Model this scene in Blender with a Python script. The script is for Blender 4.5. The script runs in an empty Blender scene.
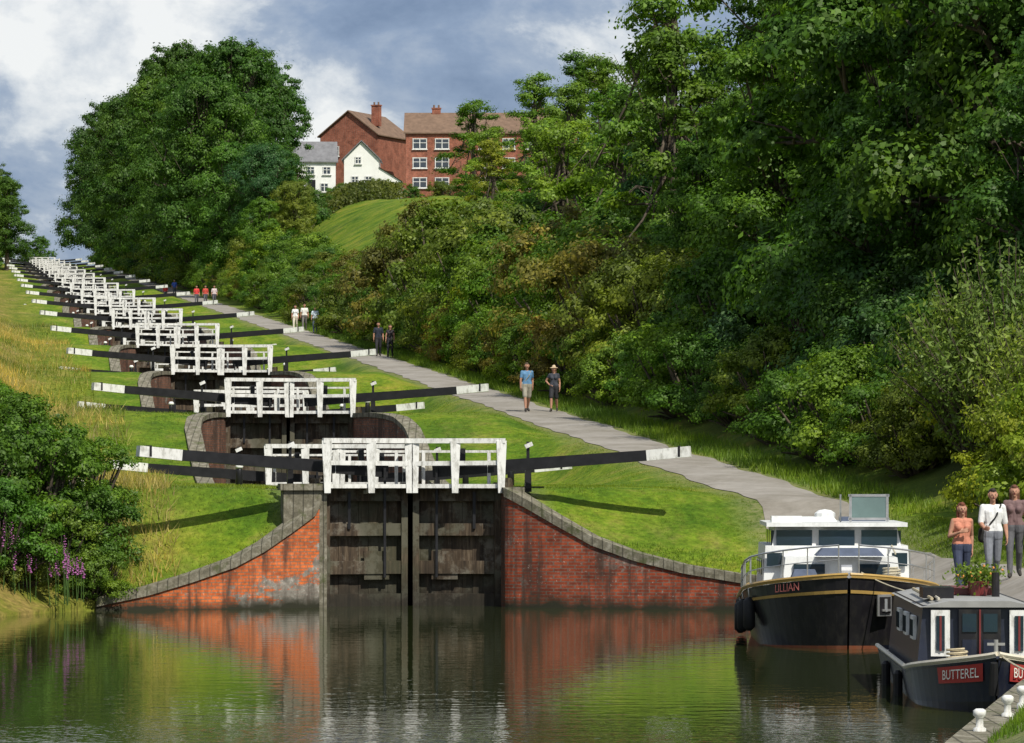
import bpy, math, random
import numpy as np
from mathutils import Vector, Matrix
random.seed(7); RNG=np.random.default_rng(7)
scene=bpy.context.scene
COL=scene.collection
# ------------------------------------------------------------------ helpers
def ss(x,a,b):
    t=np.clip((np.asarray(x,float)-a)/(b-a),0,1); return t*t*(3-2*t)
class NT:
    def __init__(s,m): s.t=m.node_tree; s.t.nodes.clear()
    def n(s,ty,**k):
        nd=s.t.nodes.new(ty)
        for a,b in k.items():
            if a in nd.inputs: nd.inputs[a].default_value=b
            else: setattr(nd,a,b)
        return nd
    def l(s,a,b): s.t.links.new(a,b)
def ramp(nt,fac,stops):
    r=nt.n('ShaderNodeValToRGB'); cr=r.color_ramp
    while len(cr.elements)<len(stops): cr.elements.new(.5)
    for e,(p,c) in zip(cr.elements,stops):
        e.position=p; e.color=(c[0],c[1],c[2],1) if not isinstance(c,(int,float)) else (c,c,c,1)
    nt.l(fac,r.inputs[0]); return r.outputs[0]
def noise(nt,vec,scale,detail=4,rough=.55,dist=0):
    n=nt.n('ShaderNodeTexNoise'); n.inputs['Scale'].default_value=scale; n.inputs['Detail'].default_value=detail
    n.inputs['Roughness'].default_value=rough; n.inputs['Distortion'].default_value=dist
    if vec is not None: nt.l(vec,n.inputs['Vector'])
    return n.outputs['Fac']
def mix(nt,f,a,b,mode='MIX'):
    m=nt.n('ShaderNodeMix'); m.data_type='RGBA'; m.blend_type=mode
    for i,v in ((0,f),(6,a),(7,b)):
        if isinstance(v,bpy.types.NodeSocket): nt.l(v,m.inputs[i])
        elif i==0: m.inputs[0].default_value=v
        else: m.inputs[i].default_value=(v[0],v[1],v[2],1)
    return m.outputs[2]
def mth(nt,op,a,b=None,c=None):
    m=nt.n('ShaderNodeMath'); m.operation=op
    for i,v in enumerate((a,b,c)):
        if v is None: continue
        if isinstance(v,(int,float)): m.inputs[i].default_value=v
        else: nt.l(v,m.inputs[i])
    return m.outputs[0]
def mrange(nt,v,a,b,c=0,d=1):
    w=nt.n('ShaderNodeMapRange'); nt.l(v,w.inputs[0])
    for i,x in enumerate((a,b,c,d)): w.inputs[i+1].default_value=x
    return w.outputs[0]
def mapping(nt,vec,sc):
    m=nt.n('ShaderNodeMapping'); m.inputs['Scale'].default_value=sc; nt.l(vec,m.inputs['Vector']); return m.outputs[0]
def newmat(name):
    m=bpy.data.materials.new(name); m.use_nodes=True; return m,NT(m)
def finish(nt,color,rough=.7,bump=None,bstr=.5,bdist=.02,metal=0,spec=.3):
    p=nt.n('ShaderNodeBsdfPrincipled'); o=nt.n('ShaderNodeOutputMaterial')
    if isinstance(color,bpy.types.NodeSocket): nt.l(color,p.inputs['Base Color'])
    else: p.inputs['Base Color'].default_value=(*color,1)
    if isinstance(rough,bpy.types.NodeSocket): nt.l(rough,p.inputs['Roughness'])
    else: p.inputs['Roughness'].default_value=rough
    p.inputs['Metallic'].default_value=metal
    p.inputs['Specular IOR Level'].default_value=spec
    if bump is not None:
        b=nt.n('ShaderNodeBump'); b.inputs['Strength'].default_value=bstr; b.inputs['Distance'].default_value=bdist
        nt.l(bump,b.inputs['Height']); nt.l(b.outputs[0],p.inputs['Normal'])
    nt.l(p.outputs[0],o.inputs[0]); return p
def simple(name,c,rough=.6,var=.25,scale=6,metal=0,spec=.3,sc=(1,1,1),bump=.2,grime=0):
    m,nt=newmat(name); tc=nt.n('ShaderNodeTexCoord')
    v=mapping(nt,tc.outputs['Object'],sc)
    f=noise(nt,v,scale,5,.6)
    col=ramp(nt,f,[(.3,[x*(1-var) for x in c]),(.7,[min(1,x*(1+var)) for x in c])])
    if grime>0:
        g=ramp(nt,noise(nt,mapping(nt,tc.outputs['Object'],(1.5,1.5,.5)),5,8,.75),[(.48,0.0),(.68,grime)])
        col=mix(nt,g,col,(.16,.15,.11))
    finish(nt,col,rough,f,bump,.01,metal,spec); return m
# ------------------------------------------------------------------ mesh builder
class MB:
    def __init__(s): s.v=[]; s.f=[]; s.m=[]
    def add(s,vs,fs,m):
        o=len(s.v); s.v+= [tuple(v) for v in vs]
        for f in fs: s.f.append(tuple(i+o for i in f)); s.m.append(m)
    def box(s,c,d,m=0,rot=0,taper=1):
        x,y,z=[k/2 for k in d]; vs=[]
        for sz,t in ((-z,1),(z,taper)):
            for sx,sy in ((-x,-y),(x,-y),(x,y),(-x,y)):
                a,b=sx*t,sy*t
                vs.append((c[0]+a*math.cos(rot)-b*math.sin(rot),c[1]+a*math.sin(rot)+b*math.cos(rot),c[2]+sz))
        s.add(vs,[(0,3,2,1),(4,5,6,7),(0,1,5,4),(1,2,6,5),(2,3,7,6),(3,0,4,7)],m)
    def beam(s,a,b,w,h,m=0,w2=None,h2=None,up=(0,0,1)):
        a=Vector(a);b=Vector(b);d=(b-a).normalized();U=Vector(up)
        if abs(d.dot(U))>.95: U=Vector((0,1,0))
        sd=d.cross(U).normalized();u=sd.cross(d).normalized()
        w2=w if w2 is None else w2;h2=h if h2 is None else h2;vs=[]
        for p,ww,hh in ((a,w,h),(b,w2,h2)):
            for i,j in ((-1,-1),(1,-1),(1,1),(-1,1)): vs.append(p+sd*i*ww/2+u*j*hh/2)
        s.add(vs,[(0,1,2,3),(7,6,5,4),(0,4,5,1),(1,5,6,2),(2,6,7,3),(3,7,4,0)],m)
    def tube(s,pts,rs,m=0,n=8,cap=True):
        if isinstance(rs,(int,float)): rs=[rs]*len(pts)
        pts=[Vector(p) for p in pts]; vs=[];fs=[]
        for i,p in enumerate(pts):
            d=(pts[min(i+1,len(pts)-1)]-pts[max(i-1,0)]).normalized()
            U=Vector((0,0,1)) if abs(d.z)<.9 else Vector((1,0,0))
            a=d.cross(U).normalized();b=d.cross(a)
            for k in range(n):
                t=2*math.pi*k/n; vs.append(p+a*math.cos(t)*rs[i]+b*math.sin(t)*rs[i])
        for i in range(len(pts)-1):
            for k in range(n):
                k2=(k+1)%n; fs.append((i*n+k,i*n+k2,(i+1)*n+k2,(i+1)*n+k))
        if cap: fs.append(tuple(range(n-1,-1,-1))); fs.append(tuple((len(pts)-1)*n+k for k in range(n)))
        s.add(vs,fs,m)
    def ball(s,c,r,m=0,n=10):
        if isinstance(r,(int,float)): r=(r,r,r)
        pts=[];fs=[]; R=n//2
        for i in range(R+1):
            ph=math.pi*i/R
            for k in range(n):
                t=2*math.pi*k/n
                pts.append((c[0]+r[0]*math.sin(ph)*math.cos(t),c[1]+r[1]*math.sin(ph)*math.sin(t),c[2]+r[2]*math.cos(ph)))
        for i in range(R):
            for k in range(n): fs.append((i*n+k,(i+1)*n+k,(i+1)*n+(k+1)%n,i*n+(k+1)%n))
        s.add(pts,fs,m)
    def mesh(s,name,mats,smooth=False):
        me=bpy.data.meshes.new(name); me.from_pydata(s.v,[],s.f)
        for m in mats: me.materials.append(m)
        me.polygons.foreach_set('material_index',s.m)
        if smooth: me.polygons.foreach_set('use_smooth',[True]*len(s.f))
        me.update(); return me
    def obj(s,name,mats,loc=(0,0,0),rot=0,smooth=False,parent=None):
        return obj(name,s.mesh(name,mats,smooth),loc,rot,parent)
def obj(name,me,loc=(0,0,0),rot=0,parent=None,scale=1,color=None):
    o=bpy.data.objects.new(name,me); COL.objects.link(o)
    o.location=loc; o.rotation_euler=(0,0,rot)
    o.scale=(scale,)*3 if isinstance(scale,(int,float)) else scale
    if parent: o.parent=parent
    if color: o.color=(*color,1)
    return o
def empty(name,loc,rot=0):
    o=bpy.data.objects.new(name,None); COL.objects.link(o); o.location=loc; o.rotation_euler=(0,0,rot); o.empty_display_size=.2; return o
def quadmesh(name,V,Q,mats,mi=None,smooth=None):
    me=bpy.data.meshes.new(name); V=np.asarray(V,np.float32); Q=np.asarray(Q,np.int32)
    k=Q.shape[1]
    me.vertices.add(len(V)); me.vertices.foreach_set('co',V.ravel())
    me.loops.add(Q.size); me.loops.foreach_set('vertex_index',Q.ravel())
    me.polygons.add(len(Q)); me.polygons.foreach_set('loop_start',np.arange(0,Q.size,k,dtype=np.int32))
    me.polygons.foreach_set('loop_total',np.full(len(Q),k,np.int32))
    for m in mats: me.materials.append(m)
    if mi is not None: me.polygons.foreach_set('material_index',np.asarray(mi,np.int32))
    if smooth is not None: me.polygons.foreach_set('use_smooth',np.asarray(smooth,bool))
    me.update(calc_edges=True); me.validate(); return me
# ------------------------------------------------------------------ materials
def mat_ground():
    m,nt=newmat('grass_ground'); g=nt.n('ShaderNodeNewGeometry'); P=g.outputs['Position']
    sp=nt.n('ShaderNodeSeparateXYZ'); nt.l(P,sp.inputs[0])
    u=mth(nt,'SUBTRACT',mth(nt,'MULTIPLY_ADD',sp.outputs[1],.133,sp.outputs[0]),10.6)
    n1=noise(nt,P,.55,8,.74); n2=noise(nt,P,6,6,.7); n3=noise(nt,P,.2,5,.65)
    lawn=ramp(nt,n1,[(.30,(.050,.105,.010)),(.42,(.088,.165,.012)),(.52,(.140,.210,.018)),(.62,(.205,.225,.040)),(.74,(.27,.225,.09))])
    lawn=mix(nt,1,lawn,ramp(nt,n3,[(.36,(.58,.70,.75)),(.5,(.95,.97,1)),(.64,(1.22,1.08,.92))]),'MULTIPLY')
    fine=ramp(nt,n2,[(.3,(.5,.5,.45)),(.7,(1.3,1.25,1.1))])
    lawn=mix(nt,1,lawn,fine,'MULTIPLY')
    rough=ramp(nt,n1,[(.3,(.08,.13,.015)),(.48,(.16,.165,.03)),(.60,(.26,.20,.07)),(.75,(.30,.22,.09))])
    rough=mix(nt,1,rough,fine,'MULTIPLY')
    w=mrange(nt,mth(nt,'MULTIPLY_ADD',n1,5,u),-2.5,-6.5)
    c=mix(nt,w,lawn,rough)
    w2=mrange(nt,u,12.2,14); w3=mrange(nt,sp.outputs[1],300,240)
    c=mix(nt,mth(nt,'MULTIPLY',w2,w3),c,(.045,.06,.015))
    f=mth(nt,'MULTIPLY',mrange(nt,mth(nt,'ABSOLUTE',mth(nt,'SUBTRACT',u,9.85)),2.0,1.2),mrange(nt,n2,.35,.6))
    c=mix(nt,mth(nt,'MULTIPLY',f,.75),c,(.20,.18,.10))
    f=mth(nt,'MULTIPLY',mrange(nt,mth(nt,'ABSOLUTE',u),3.6,2.8),mrange(nt,n2,.35,.6))
    c=mix(nt,mth(nt,'MULTIPLY',f,.7),c,(.20,.18,.12))
    finish(nt,c,.9,n2,.7,.06,spec=.1); return m
def mat_path():
    m,nt=newmat('gravel_path'); g=nt.n('ShaderNodeNewGeometry'); P=g.outputs['Position']
    n=noise(nt,P,3,8,.75); n1=noise(nt,P,.6,3)
    c=ramp(nt,n,[(.3,(.16,.145,.125)),(.7,(.34,.315,.28))]); c=mix(nt,.5,c,ramp(nt,n1,[(.35,(.18,.16,.125)),(.65,(.34,.315,.285))]))
    finish(nt,c,.9,n,.4,.02); return m
def mat_brick(name,c1,c2,mortar,patch=0,wet=True,scale=1.0,grad=None):
    m,nt=newmat(name); g=nt.n('ShaderNodeNewGeometry'); P=g.outputs['Position']
    sp=nt.n('ShaderNodeSeparateXYZ'); nt.l(P,sp.inputs[0])
    cb=nt.n('ShaderNodeCombineXYZ'); nt.l(mth(nt,'MULTIPLY_ADD',sp.outputs[1],.8,sp.outputs[0]),cb.inputs[0]); nt.l(sp.outputs[2],cb.inputs[1])
    b=nt.n('ShaderNodeTexBrick'); nt.l(cb.outputs[0],b.inputs['Vector'])
    b.inputs['Color1'].default_value=(*c1,1); b.inputs['Color2'].default_value=(*c2,1); b.inputs['Mortar'].default_value=(*mortar,1)
    b.inputs['Scale'].default_value=1/scale; b.inputs['Brick Width'].default_value=.235; b.inputs['Row Height'].default_value=.08
    b.inputs['Mortar Size'].default_value=.012; b.inputs['Mortar Smooth'].default_value=.2; b.inputs['Bias'].default_value=-.1
    n1=noise(nt,P,1.1,5,.65); n2=noise(nt,P,7,5,.7)
    c=mix(nt,1,b.outputs['Color'],ramp(nt,n2,[(.3,(.62,.59,.57)),(.7,(1.25,1.2,1.15))]),'MULTIPLY')
    c=mix(nt,1,c,ramp(nt,n1,[(.3,(.58,.56,.56)),(.6,(1.1,1.1,1.1))]),'MULTIPLY')
    if patch>0:
        s=noise(nt,mapping(nt,P,(1,1,1.4)),.9,7,.75,.3)
        if grad: s=mth(nt,'ADD',s,mrange(nt,mth(nt,'MULTIPLY_ADD',sp.outputs[2],-grad[3],sp.outputs[0]),grad[0],grad[1],0,grad[2]))
        f=ramp(nt,s,[(.61,0.0),(.64,1.0)])
        pc=ramp(nt,n2,[(.3,(.12,.115,.10)),(.55,(.24,.23,.20)),(.72,(.42,.41,.37))])
        c=mix(nt,mth(nt,'MULTIPLY',f,patch),c,pc)
        st=ramp(nt,noise(nt,mapping(nt,P,(2.2,2.2,.22)),1.5,5,.6),[(.49,0.0),(.64,.8)]); c=mix(nt,st,c,(.055,.038,.03))
        f2=ramp(nt,noise(nt,P,14,4,.8),[(.64,0.0),(.68,1.0)]); c=mix(nt,mth(nt,'MULTIPLY',f2,.6),c,(.55,.52,.47))
    if wet: c=mix(nt,mrange(nt,mth(nt,'MULTIPLY_ADD',n1,.6,sp.outputs[2]),.62,.32),c,(.03,.03,.02))
    finish(nt,c,.85,b.outputs['Fac'],-.4,.01,spec=.15); return m
def mat_stone():
    m,nt=newmat('coping_stone'); g=nt.n('ShaderNodeNewGeometry'); P=g.outputs['Position']
    n=noise(nt,P,5,8,.75)
    c=ramp(nt,n,[(.3,(.08,.075,.055)),(.5,(.175,.16,.12)),(.72,(.36,.34,.28))])
    w=nt.n('ShaderNodeTexWave'); w.inputs['Scale'].default_value=1.3; w.inputs['Distortion'].default_value=.6; nt.l(P,w.inputs['Vector'])
    c=mix(nt,ramp(nt,w.outputs['Fac'],[(0,.8),(.06,0.0)]),c,(.04,.038,.03))
    c=mix(nt,ramp(nt,noise(nt,P,2.2,5,.7),[(.54,0.0),(.64,.7)]),c,(.07,.085,.03))
    finish(nt,c,.9,n,.5,.03,spec=.1); return m
def mat_wood():
    m,nt=newmat('gate_timber'); tc=nt.n('ShaderNodeTexCoord'); P=tc.outputs['Object']
    sp=nt.n('ShaderNodeSeparateXYZ'); nt.l(P,sp.inputs[0])
    n=noise(nt,mapping(nt,P,(6,6,.5)),2,8,.7); n2=noise(nt,P,1.6,6,.7)
    c=ramp(nt,n,[(.3,(.018,.012,.008)),(.52,(.065,.045,.028)),(.75,(.18,.135,.09))])
    c=mix(nt,ramp(nt,n2,[(.5,0.0),(.60,.8)]),c,(.19,.17,.135))
    c=mix(nt,ramp(nt,noise(nt,P,.8,4),[(.52,0.0),(.62,.6)]),c,(.05,.055,.03))
    c=mix(nt,mrange(nt,mth(nt,'MULTIPLY_ADD',n2,1.2,sp.outputs[2]),-1.3,-2.2,0,.85),c,(.014,.013,.009))
    finish(nt,c,.7,n,.5,.02); return m
def mat_leaf(name,trans=.38,contrast=.42):
    m,nt=newmat(name); oi=nt.n('ShaderNodeObjectInfo'); g=nt.n('ShaderNodeNewGeometry'); tc=nt.n('ShaderNodeTexCoord')
    r=ramp(nt,g.outputs['Random Per Island'],[(0,(1-contrast,)*3),(.55,(1,1,1)),(1,(1+contrast*1.1,1+contrast,1+contrast*.3))])
    n=noise(nt,tc.outputs['Object'],.45,3,.6)
    r2=ramp(nt,n,[(.3,(.66,.75,.8)),(.5,(1,1,1)),(.72,(1.45,1.28,.8))])
    c=mix(nt,1,mix(nt,1,oi.outputs['Color'],r,'MULTIPLY'),r2,'MULTIPLY')
    n3=noise(nt,g.outputs['Position'],.06,2); c=mix(nt,1,c,ramp(nt,n3,[(.35,(.82,.88,1)),(.65,(1.22,1.14,.85))]),'MULTIPLY')
    d=nt.n('ShaderNodeBsdfDiffuse'); t=nt.n('ShaderNodeBsdfTranslucent'); gl=nt.n('ShaderNodeBsdfGlossy'); gl.inputs['Roughness'].default_value=.5
    nt.l(c,d.inputs[0]); nt.l(mix(nt,1,c,(1.5,1.6,.6),'MULTIPLY'),t.inputs[0]); gl.inputs[0].default_value=(.8,.85,.7,1)
    a=nt.n('ShaderNodeMixShader'); a.inputs[0].default_value=trans; nt.l(d.outputs[0],a.inputs[1]); nt.l(t.outputs[0],a.inputs[2])
    b=nt.n('ShaderNodeMixShader'); b.inputs[0].default_value=.02; nt.l(a.outputs[0],b.inputs[1]); nt.l(gl.outputs[0],b.inputs[2])
    o=nt.n('ShaderNodeOutputMaterial'); nt.l(b.outputs[0],o.inputs[0]); return m
def mat_water():
    m,nt=newmat('canal_water'); g=nt.n('ShaderNodeNewGeometry'); P=g.outputs['Position']
    sp=nt.n('ShaderNodeSeparateXYZ'); nt.l(P,sp.inputs[0])
    a=noise(nt,mapping(nt,P,(.8,1.2,1)),1.6,3,.5,.3); b=noise(nt,mapping(nt,P,(1,1,1)),6,2,.5)
    w=mrange(nt,mth(nt,'MULTIPLY_ADD',noise(nt,P,.25,2),8,sp.outputs[1]),60,49,.22,2.4)
    h=mth(nt,'ADD',a,mth(nt,'MULTIPLY',mth(nt,'MULTIPLY',b,.7),w))
    p=finish(nt,(.026,.034,.012),.02,h,1,.0058,spec=.5); p.inputs['IOR'].default_value=1.33
    return m
M_ground=mat_ground(); M_path=mat_path(); M_stone=mat_stone(); M_wood=mat_wood(); M_water=mat_water()
M_brick=mat_brick('wing_brick_orange',(.68,.17,.05),(.48,.115,.04),(.27,.17,.11),patch=.95,grad=(-8.0,-5.6,.24,1.5))
M_brickR=mat_brick('wing_brick_shaded',(.36,.078,.036),(.20,.050,.030),(.19,.135,.11),patch=.5)  # right wing gets less sun: shade painted into darker brick colours, plus stains
M_brickD=mat_brick('chamber_brick',(.24,.11,.07),(.15,.085,.06),(.12,.10,.09),patch=.9,wet=False)
M_hbrick=mat_brick('house_brick',(.36,.11,.065),(.28,.085,.055),(.26,.18,.14),wet=False,scale=1.6)
M_white=simple('white_paint',(.74,.74,.715),.5,.08,3,grime=.75)
M_black=simple('black_paint',(.016,.016,.018),.42,.35,4)
M_leaf=mat_leaf('leaves'); M_bark=simple('bark',(.085,.068,.05),.9,.4,5,sc=(1,1,.25),bump=.8)
M_blade=mat_leaf('grass_blades',.4,.4)
M_roofb=simple('tile_roof_brown',(.17,.11,.075),.85,.25,1.5); M_slate=simple('slate_roof',(.17,.17,.18),.7,.25,1.5)
M_render=simple('white_render',(.80,.80,.77),.8,.05,1); M_glass=simple('window_glass',(.035,.045,.06),.08,.3,1,spec=.8)
M_metal=simple('galvanised_rail',(.5,.5,.5),.35,.15,8,metal=.7)
# ------------------------------------------------------------------ layout
AX=lambda Y:10.6-.133*Y
Y0,SP,DZ=97.5,39.0,2.4; NL=16
def lin(Y):
    Y=np.asarray(Y,float)
    near=np.interp(Y,[-60,60,71,85,96],[.55,.65,1.10,1.7,2.31])
    far=2.4+.0615*(np.minimum(Y,715)-97.5)
    return np.where(Y<96,near,far)
def zc(Y):
    Y=np.asarray(Y,float); n=np.clip(np.floor((Y-Y0)/SP),0,NL-1); t=Y-Y0-n*SP
    return 2.9+DZ*n+DZ*np.where(n<NL-1,ss(t,25,38),0)
def hw(Y):
    Y=np.asarray(Y,float); t=np.mod(Y-Y0,SP)
    return np.interp(t,[0,22,24.5,34,36,38.6,39],[2.2,2.2,3.4,3.4,3.2,2.25,2.2])
wr=[(0,2.9),(.55,2.6),(1.15,2.25),(2.1,1.72),(3.1,1.36),(4.3,1.06),(5.65,.84),(6.1,.80)]
wl=[(0,2.9),(.25,2.42),(.7,2.08),(1.4,1.58),(2.1,1.2),(3.1,.85),(4.1,.55),(5.3,.3)]
def dens(t,n=40):
    x=np.array([a for a,b in t]); z=np.array([b for a,b in t]); X=np.linspace(0,1,n)**1.2*x[-1]; return X,np.interp(X,x,z)
dx,dzr=dens(wr); RX=AX(97.5)+2.2+dx; RY=97.5-2.1*(dx/5.65)**.75; RZ=dzr
dx2,dzl=dens(wl); LX=AX(97.5)-2.2-dx2; LY=97.5-2.6*(dx2/5.3)**.75; LZ=dzl
bR=[(2,-60,.5),(2,20,.5),(2.6,30,.5),(4.5,41,.5),(6.6,52,.5),(7.8,58,.5),(8.05,64,.6),(7.6,70,.95),(8.2,74.5,1.0),(8.2,84,.9),(7.0,91,.75)]
bL=[(-14,-60,.12),(-14,60,.12),(-13,80,.12),(-12.2,88,.12),(-10.9,92.5,.15)]
yl=np.concatenate([np.arange(97.6,330,.65),np.arange(330,703,2.6),[703.9]])
Redge=np.array(bR+[(a,b,c) for a,b,c in zip(RX[::-1],RY[::-1],RZ[::-1])]+[(AX(y)+hw(y),y,zc(y)) for y in yl])
Ledge=np.array(bL+[(a,b,c) for a,b,c in zip(LX[::-1],LY[::-1],LZ[::-1])]+[(AX(y)-hw(y),y,zc(y)) for y in yl])
def XR(Y): return np.interp(Y,Redge[:,1],Redge[:,0])
def XL(Y): return np.interp(Y,Ledge[:,1],Ledge[:,0])
def env(E,X,Y,k):
    S=E[E[:,1]<118]; out=np.full(X.shape,1e9)
    for i in range(len(S)-1):
        a=S[i,:2];d=S[i+1,:2]-a;L=max((d**2).sum(),1e-9)
        t=np.clip(((X-a[0])*d[0]+(Y-a[1])*d[1])/L,0,1)
        D=np.hypot(X-a[0]-t*d[0],Y-a[1]-t*d[1])
        z=S[i,2]+t*(S[i+1,2]-S[i,2])
        out=np.minimum(out,z+k*np.maximum(D-.3,0))
    return out
def T(X,Y):
    X=np.atleast_1d(np.asarray(X,float));Y=np.atleast_1d(np.asarray(Y,float)); X,Y=np.broadcast_arrays(X,Y)
    u=X-AX(Y); L=lin(Y)
    plat=zc(Y)
    r=plat*(1-ss(u,6.6,8.6))+L*ss(u,6.6,8.6)
    hill=8.6*ss(u,11.5,34)*ss(Y,110,400)+1.2*ss(u,12,16)
    r=r+hill
    lft=plat*(1-ss(-u,7,11))+(L+.5)*ss(-u,7,11)+2.4*ss(-u,7.5,17)+6*ss(-u,20,60)
    z=np.where(u>0,r,lft)
    bump=.10*np.sin(X*1.3+Y*.7)*np.sin(Y*.9-X*.4)+.12*np.sin(X*.37+1)*np.sin(Y*.29)
    amp=np.where(u>0,ss(u,11.5,14),ss(-u,3.5,8)); z=z+bump*amp
    z=z+.035*np.sin(X*.9+Y*.33)*np.sin(Y*.41-X*.3)*ss(np.abs(u),3,4.5)
    e=np.where(X>AX(97.5),env(Redge,X,Y,.42),env(Ledge,X,Y,.62))
    return np.where(Y<117,np.minimum(z,e),z)
def Tz(x,y): return float(T(x,y)[0])
# ------------------------------------------------------------------ terrain
rows=np.concatenate([np.arange(-60,40,5),np.arange(40,94,1.0),np.arange(94,98,.12),np.arange(98,330,.7),np.arange(330,710,2.6),[715,730,760,820,900,1100,1500,2500,4000]])
cols=np.concatenate([np.linspace(0,1.2,5),np.linspace(1.5,16,46),np.geomspace(17,90,34),[110,150,220,400,900,2500]])
def bedz(Y):
    n=np.floor((Y-(Y0+22))/SP)
    return np.where(n<0,-1.3,2.9+DZ*np.clip(n,0,NL-1)-.45-1.2)
V=[];NR=len(rows);nc=len(cols)
for Yr in rows:
    end=Yr>704
    xr,xl=XR(Yr)+.22,XL(Yr)-.22
    lx=(xl-cols)[::-1]; rx=xr+cols
    zl=T(lx,np.full(nc,Yr)); zr=T(rx,np.full(nc,Yr))
    zl=zl-.07*(cols[::-1]<.9); zr=zr-.07*(cols<.9)
    if Yr>1000: zl=zl*0+45; zr=zr*0+45
    b=float(bedz(Yr)) if not end else float(zc(Yr))-.05
    V+= [(x,Yr,z) for x,z in zip(lx,zl)]+[(xl+.01,Yr,b),(xr-.01,Yr,b)]+[(x,Yr,z) for x,z in zip(rx,zr)]
W=2*nc+2
idx=np.arange(NR*W).reshape(NR,W)
Q=np.stack([idx[:-1,:-1],idx[:-1,1:],idx[1:,1:],idx[1:,:-1]],-1).reshape(-1,4)
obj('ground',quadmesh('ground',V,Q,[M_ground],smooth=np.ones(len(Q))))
PCY=[30,60,73,85,96]; PCX=[10.5,9.9,9.15,8.35,7.65]
def pathc(Y): return float(np.interp(Y,PCY,PCX)) if Y<96 else float(AX(Y)+9.85)
pv=[];pr=[y for y in rows if 30<=y<=714]
for y in pr:
    for k in np.linspace(-1.1,1.1,7):
        x=pathc(y)+k*(1+.06*math.sin(y*1.7+k)+.05*math.sin(y*.6)+.04*math.sin(y*.23)); pv.append((x,y,Tz(x,y)+.05-.03*abs(k)))
i=np.arange(len(pr)*7).reshape(-1,7)
obj('towpath',quadmesh('towpath',pv,np.stack([i[:-1,:-1],i[:-1,1:],i[1:,1:],i[1:,:-1]],-1).reshape(-1,4),[M_path],smooth=np.ones((len(pr)-1)*6)))
b=MB(); b.add([(-220,-60,0),(220,-60,0),(220,119,0),(-220,119,0)],[(0,1,2,3)],0); b.obj('canal_water',[M_water])
for n in range(NL-1):
    ya=Y0+22+SP*n; yb=ya+SP; z=2.9+DZ*n-.45; b=MB()
    b.add([(AX(ya)-3.7,ya,z),(AX(ya)+3.7,ya,z),(AX(yb)+3.7,yb,z),(AX(yb)-3.7,yb,z)],[(0,1,2,3)],0); b.obj('canal_water',[M_water])
# ------------------------------------------------------------------ lock walls
def wall(name,E,side,mats,thick=.48,cop=.14,bottom=None):
    P=E; b=MB(); n=len(P); prof=[]
    for i in range(n):
        d=P[min(i+1,n-1),:2]-P[max(i-1,0),:2]; d=d/np.hypot(*d); nn=np.array([d[1],-d[0]])*side
        p=P[i,:2];z=P[i,2]; bz=(bottom if bottom is not None else float(bedz(P[i,1]))-.2)
        q=lambda o,h:(p[0]+nn[0]*o,p[1]+nn[1]*o,h)
        prof.append([q(0,bz),q(0,z-cop),q(-.05,z-cop),q(-.05,z+.02),q(thick,z+.02),q(thick,z-.6)])
    for i in range(n-1):
        for k,mi in ((0,0),(1,1),(2,1),(3,1),(4,1)):
            a,c=prof[i],prof[i+1]; b.add([a[k],c[k],c[k+1],a[k+1]],[(0,1,2,3)],mi)
    for pr_ in (prof[0],prof[-1]): b.add(pr_,[tuple(range(6))],1)
    return b.obj(name,mats)
sel=lambda E,a,c:E[(E[:,1]>=a)&(E[:,1]<=c)]
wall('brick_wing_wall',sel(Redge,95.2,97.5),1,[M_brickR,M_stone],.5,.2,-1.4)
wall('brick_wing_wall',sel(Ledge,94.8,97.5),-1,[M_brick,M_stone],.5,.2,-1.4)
wall('lock_chamber_wall',sel(Redge,97.5,704),1,[M_brickD,M_stone])
wall('lock_chamber_wall',sel(Ledge,97.5,704),-1,[M_brickD,M_stone])
wall('quay_edge',sel(Redge,-60,95.3),1,[M_stone,M_stone],.35,.1,-1.3)
b=MB(); b.box((AX(97.3)-2.75,97.75,.7),(1.06,.9,4.3),0,rot=.13); b.box((AX(97.3)-2.75,97.72,2.93),(1.2,1.0,.16),0,rot=.13)
b.obj('stone_pier',[M_stone])
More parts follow.
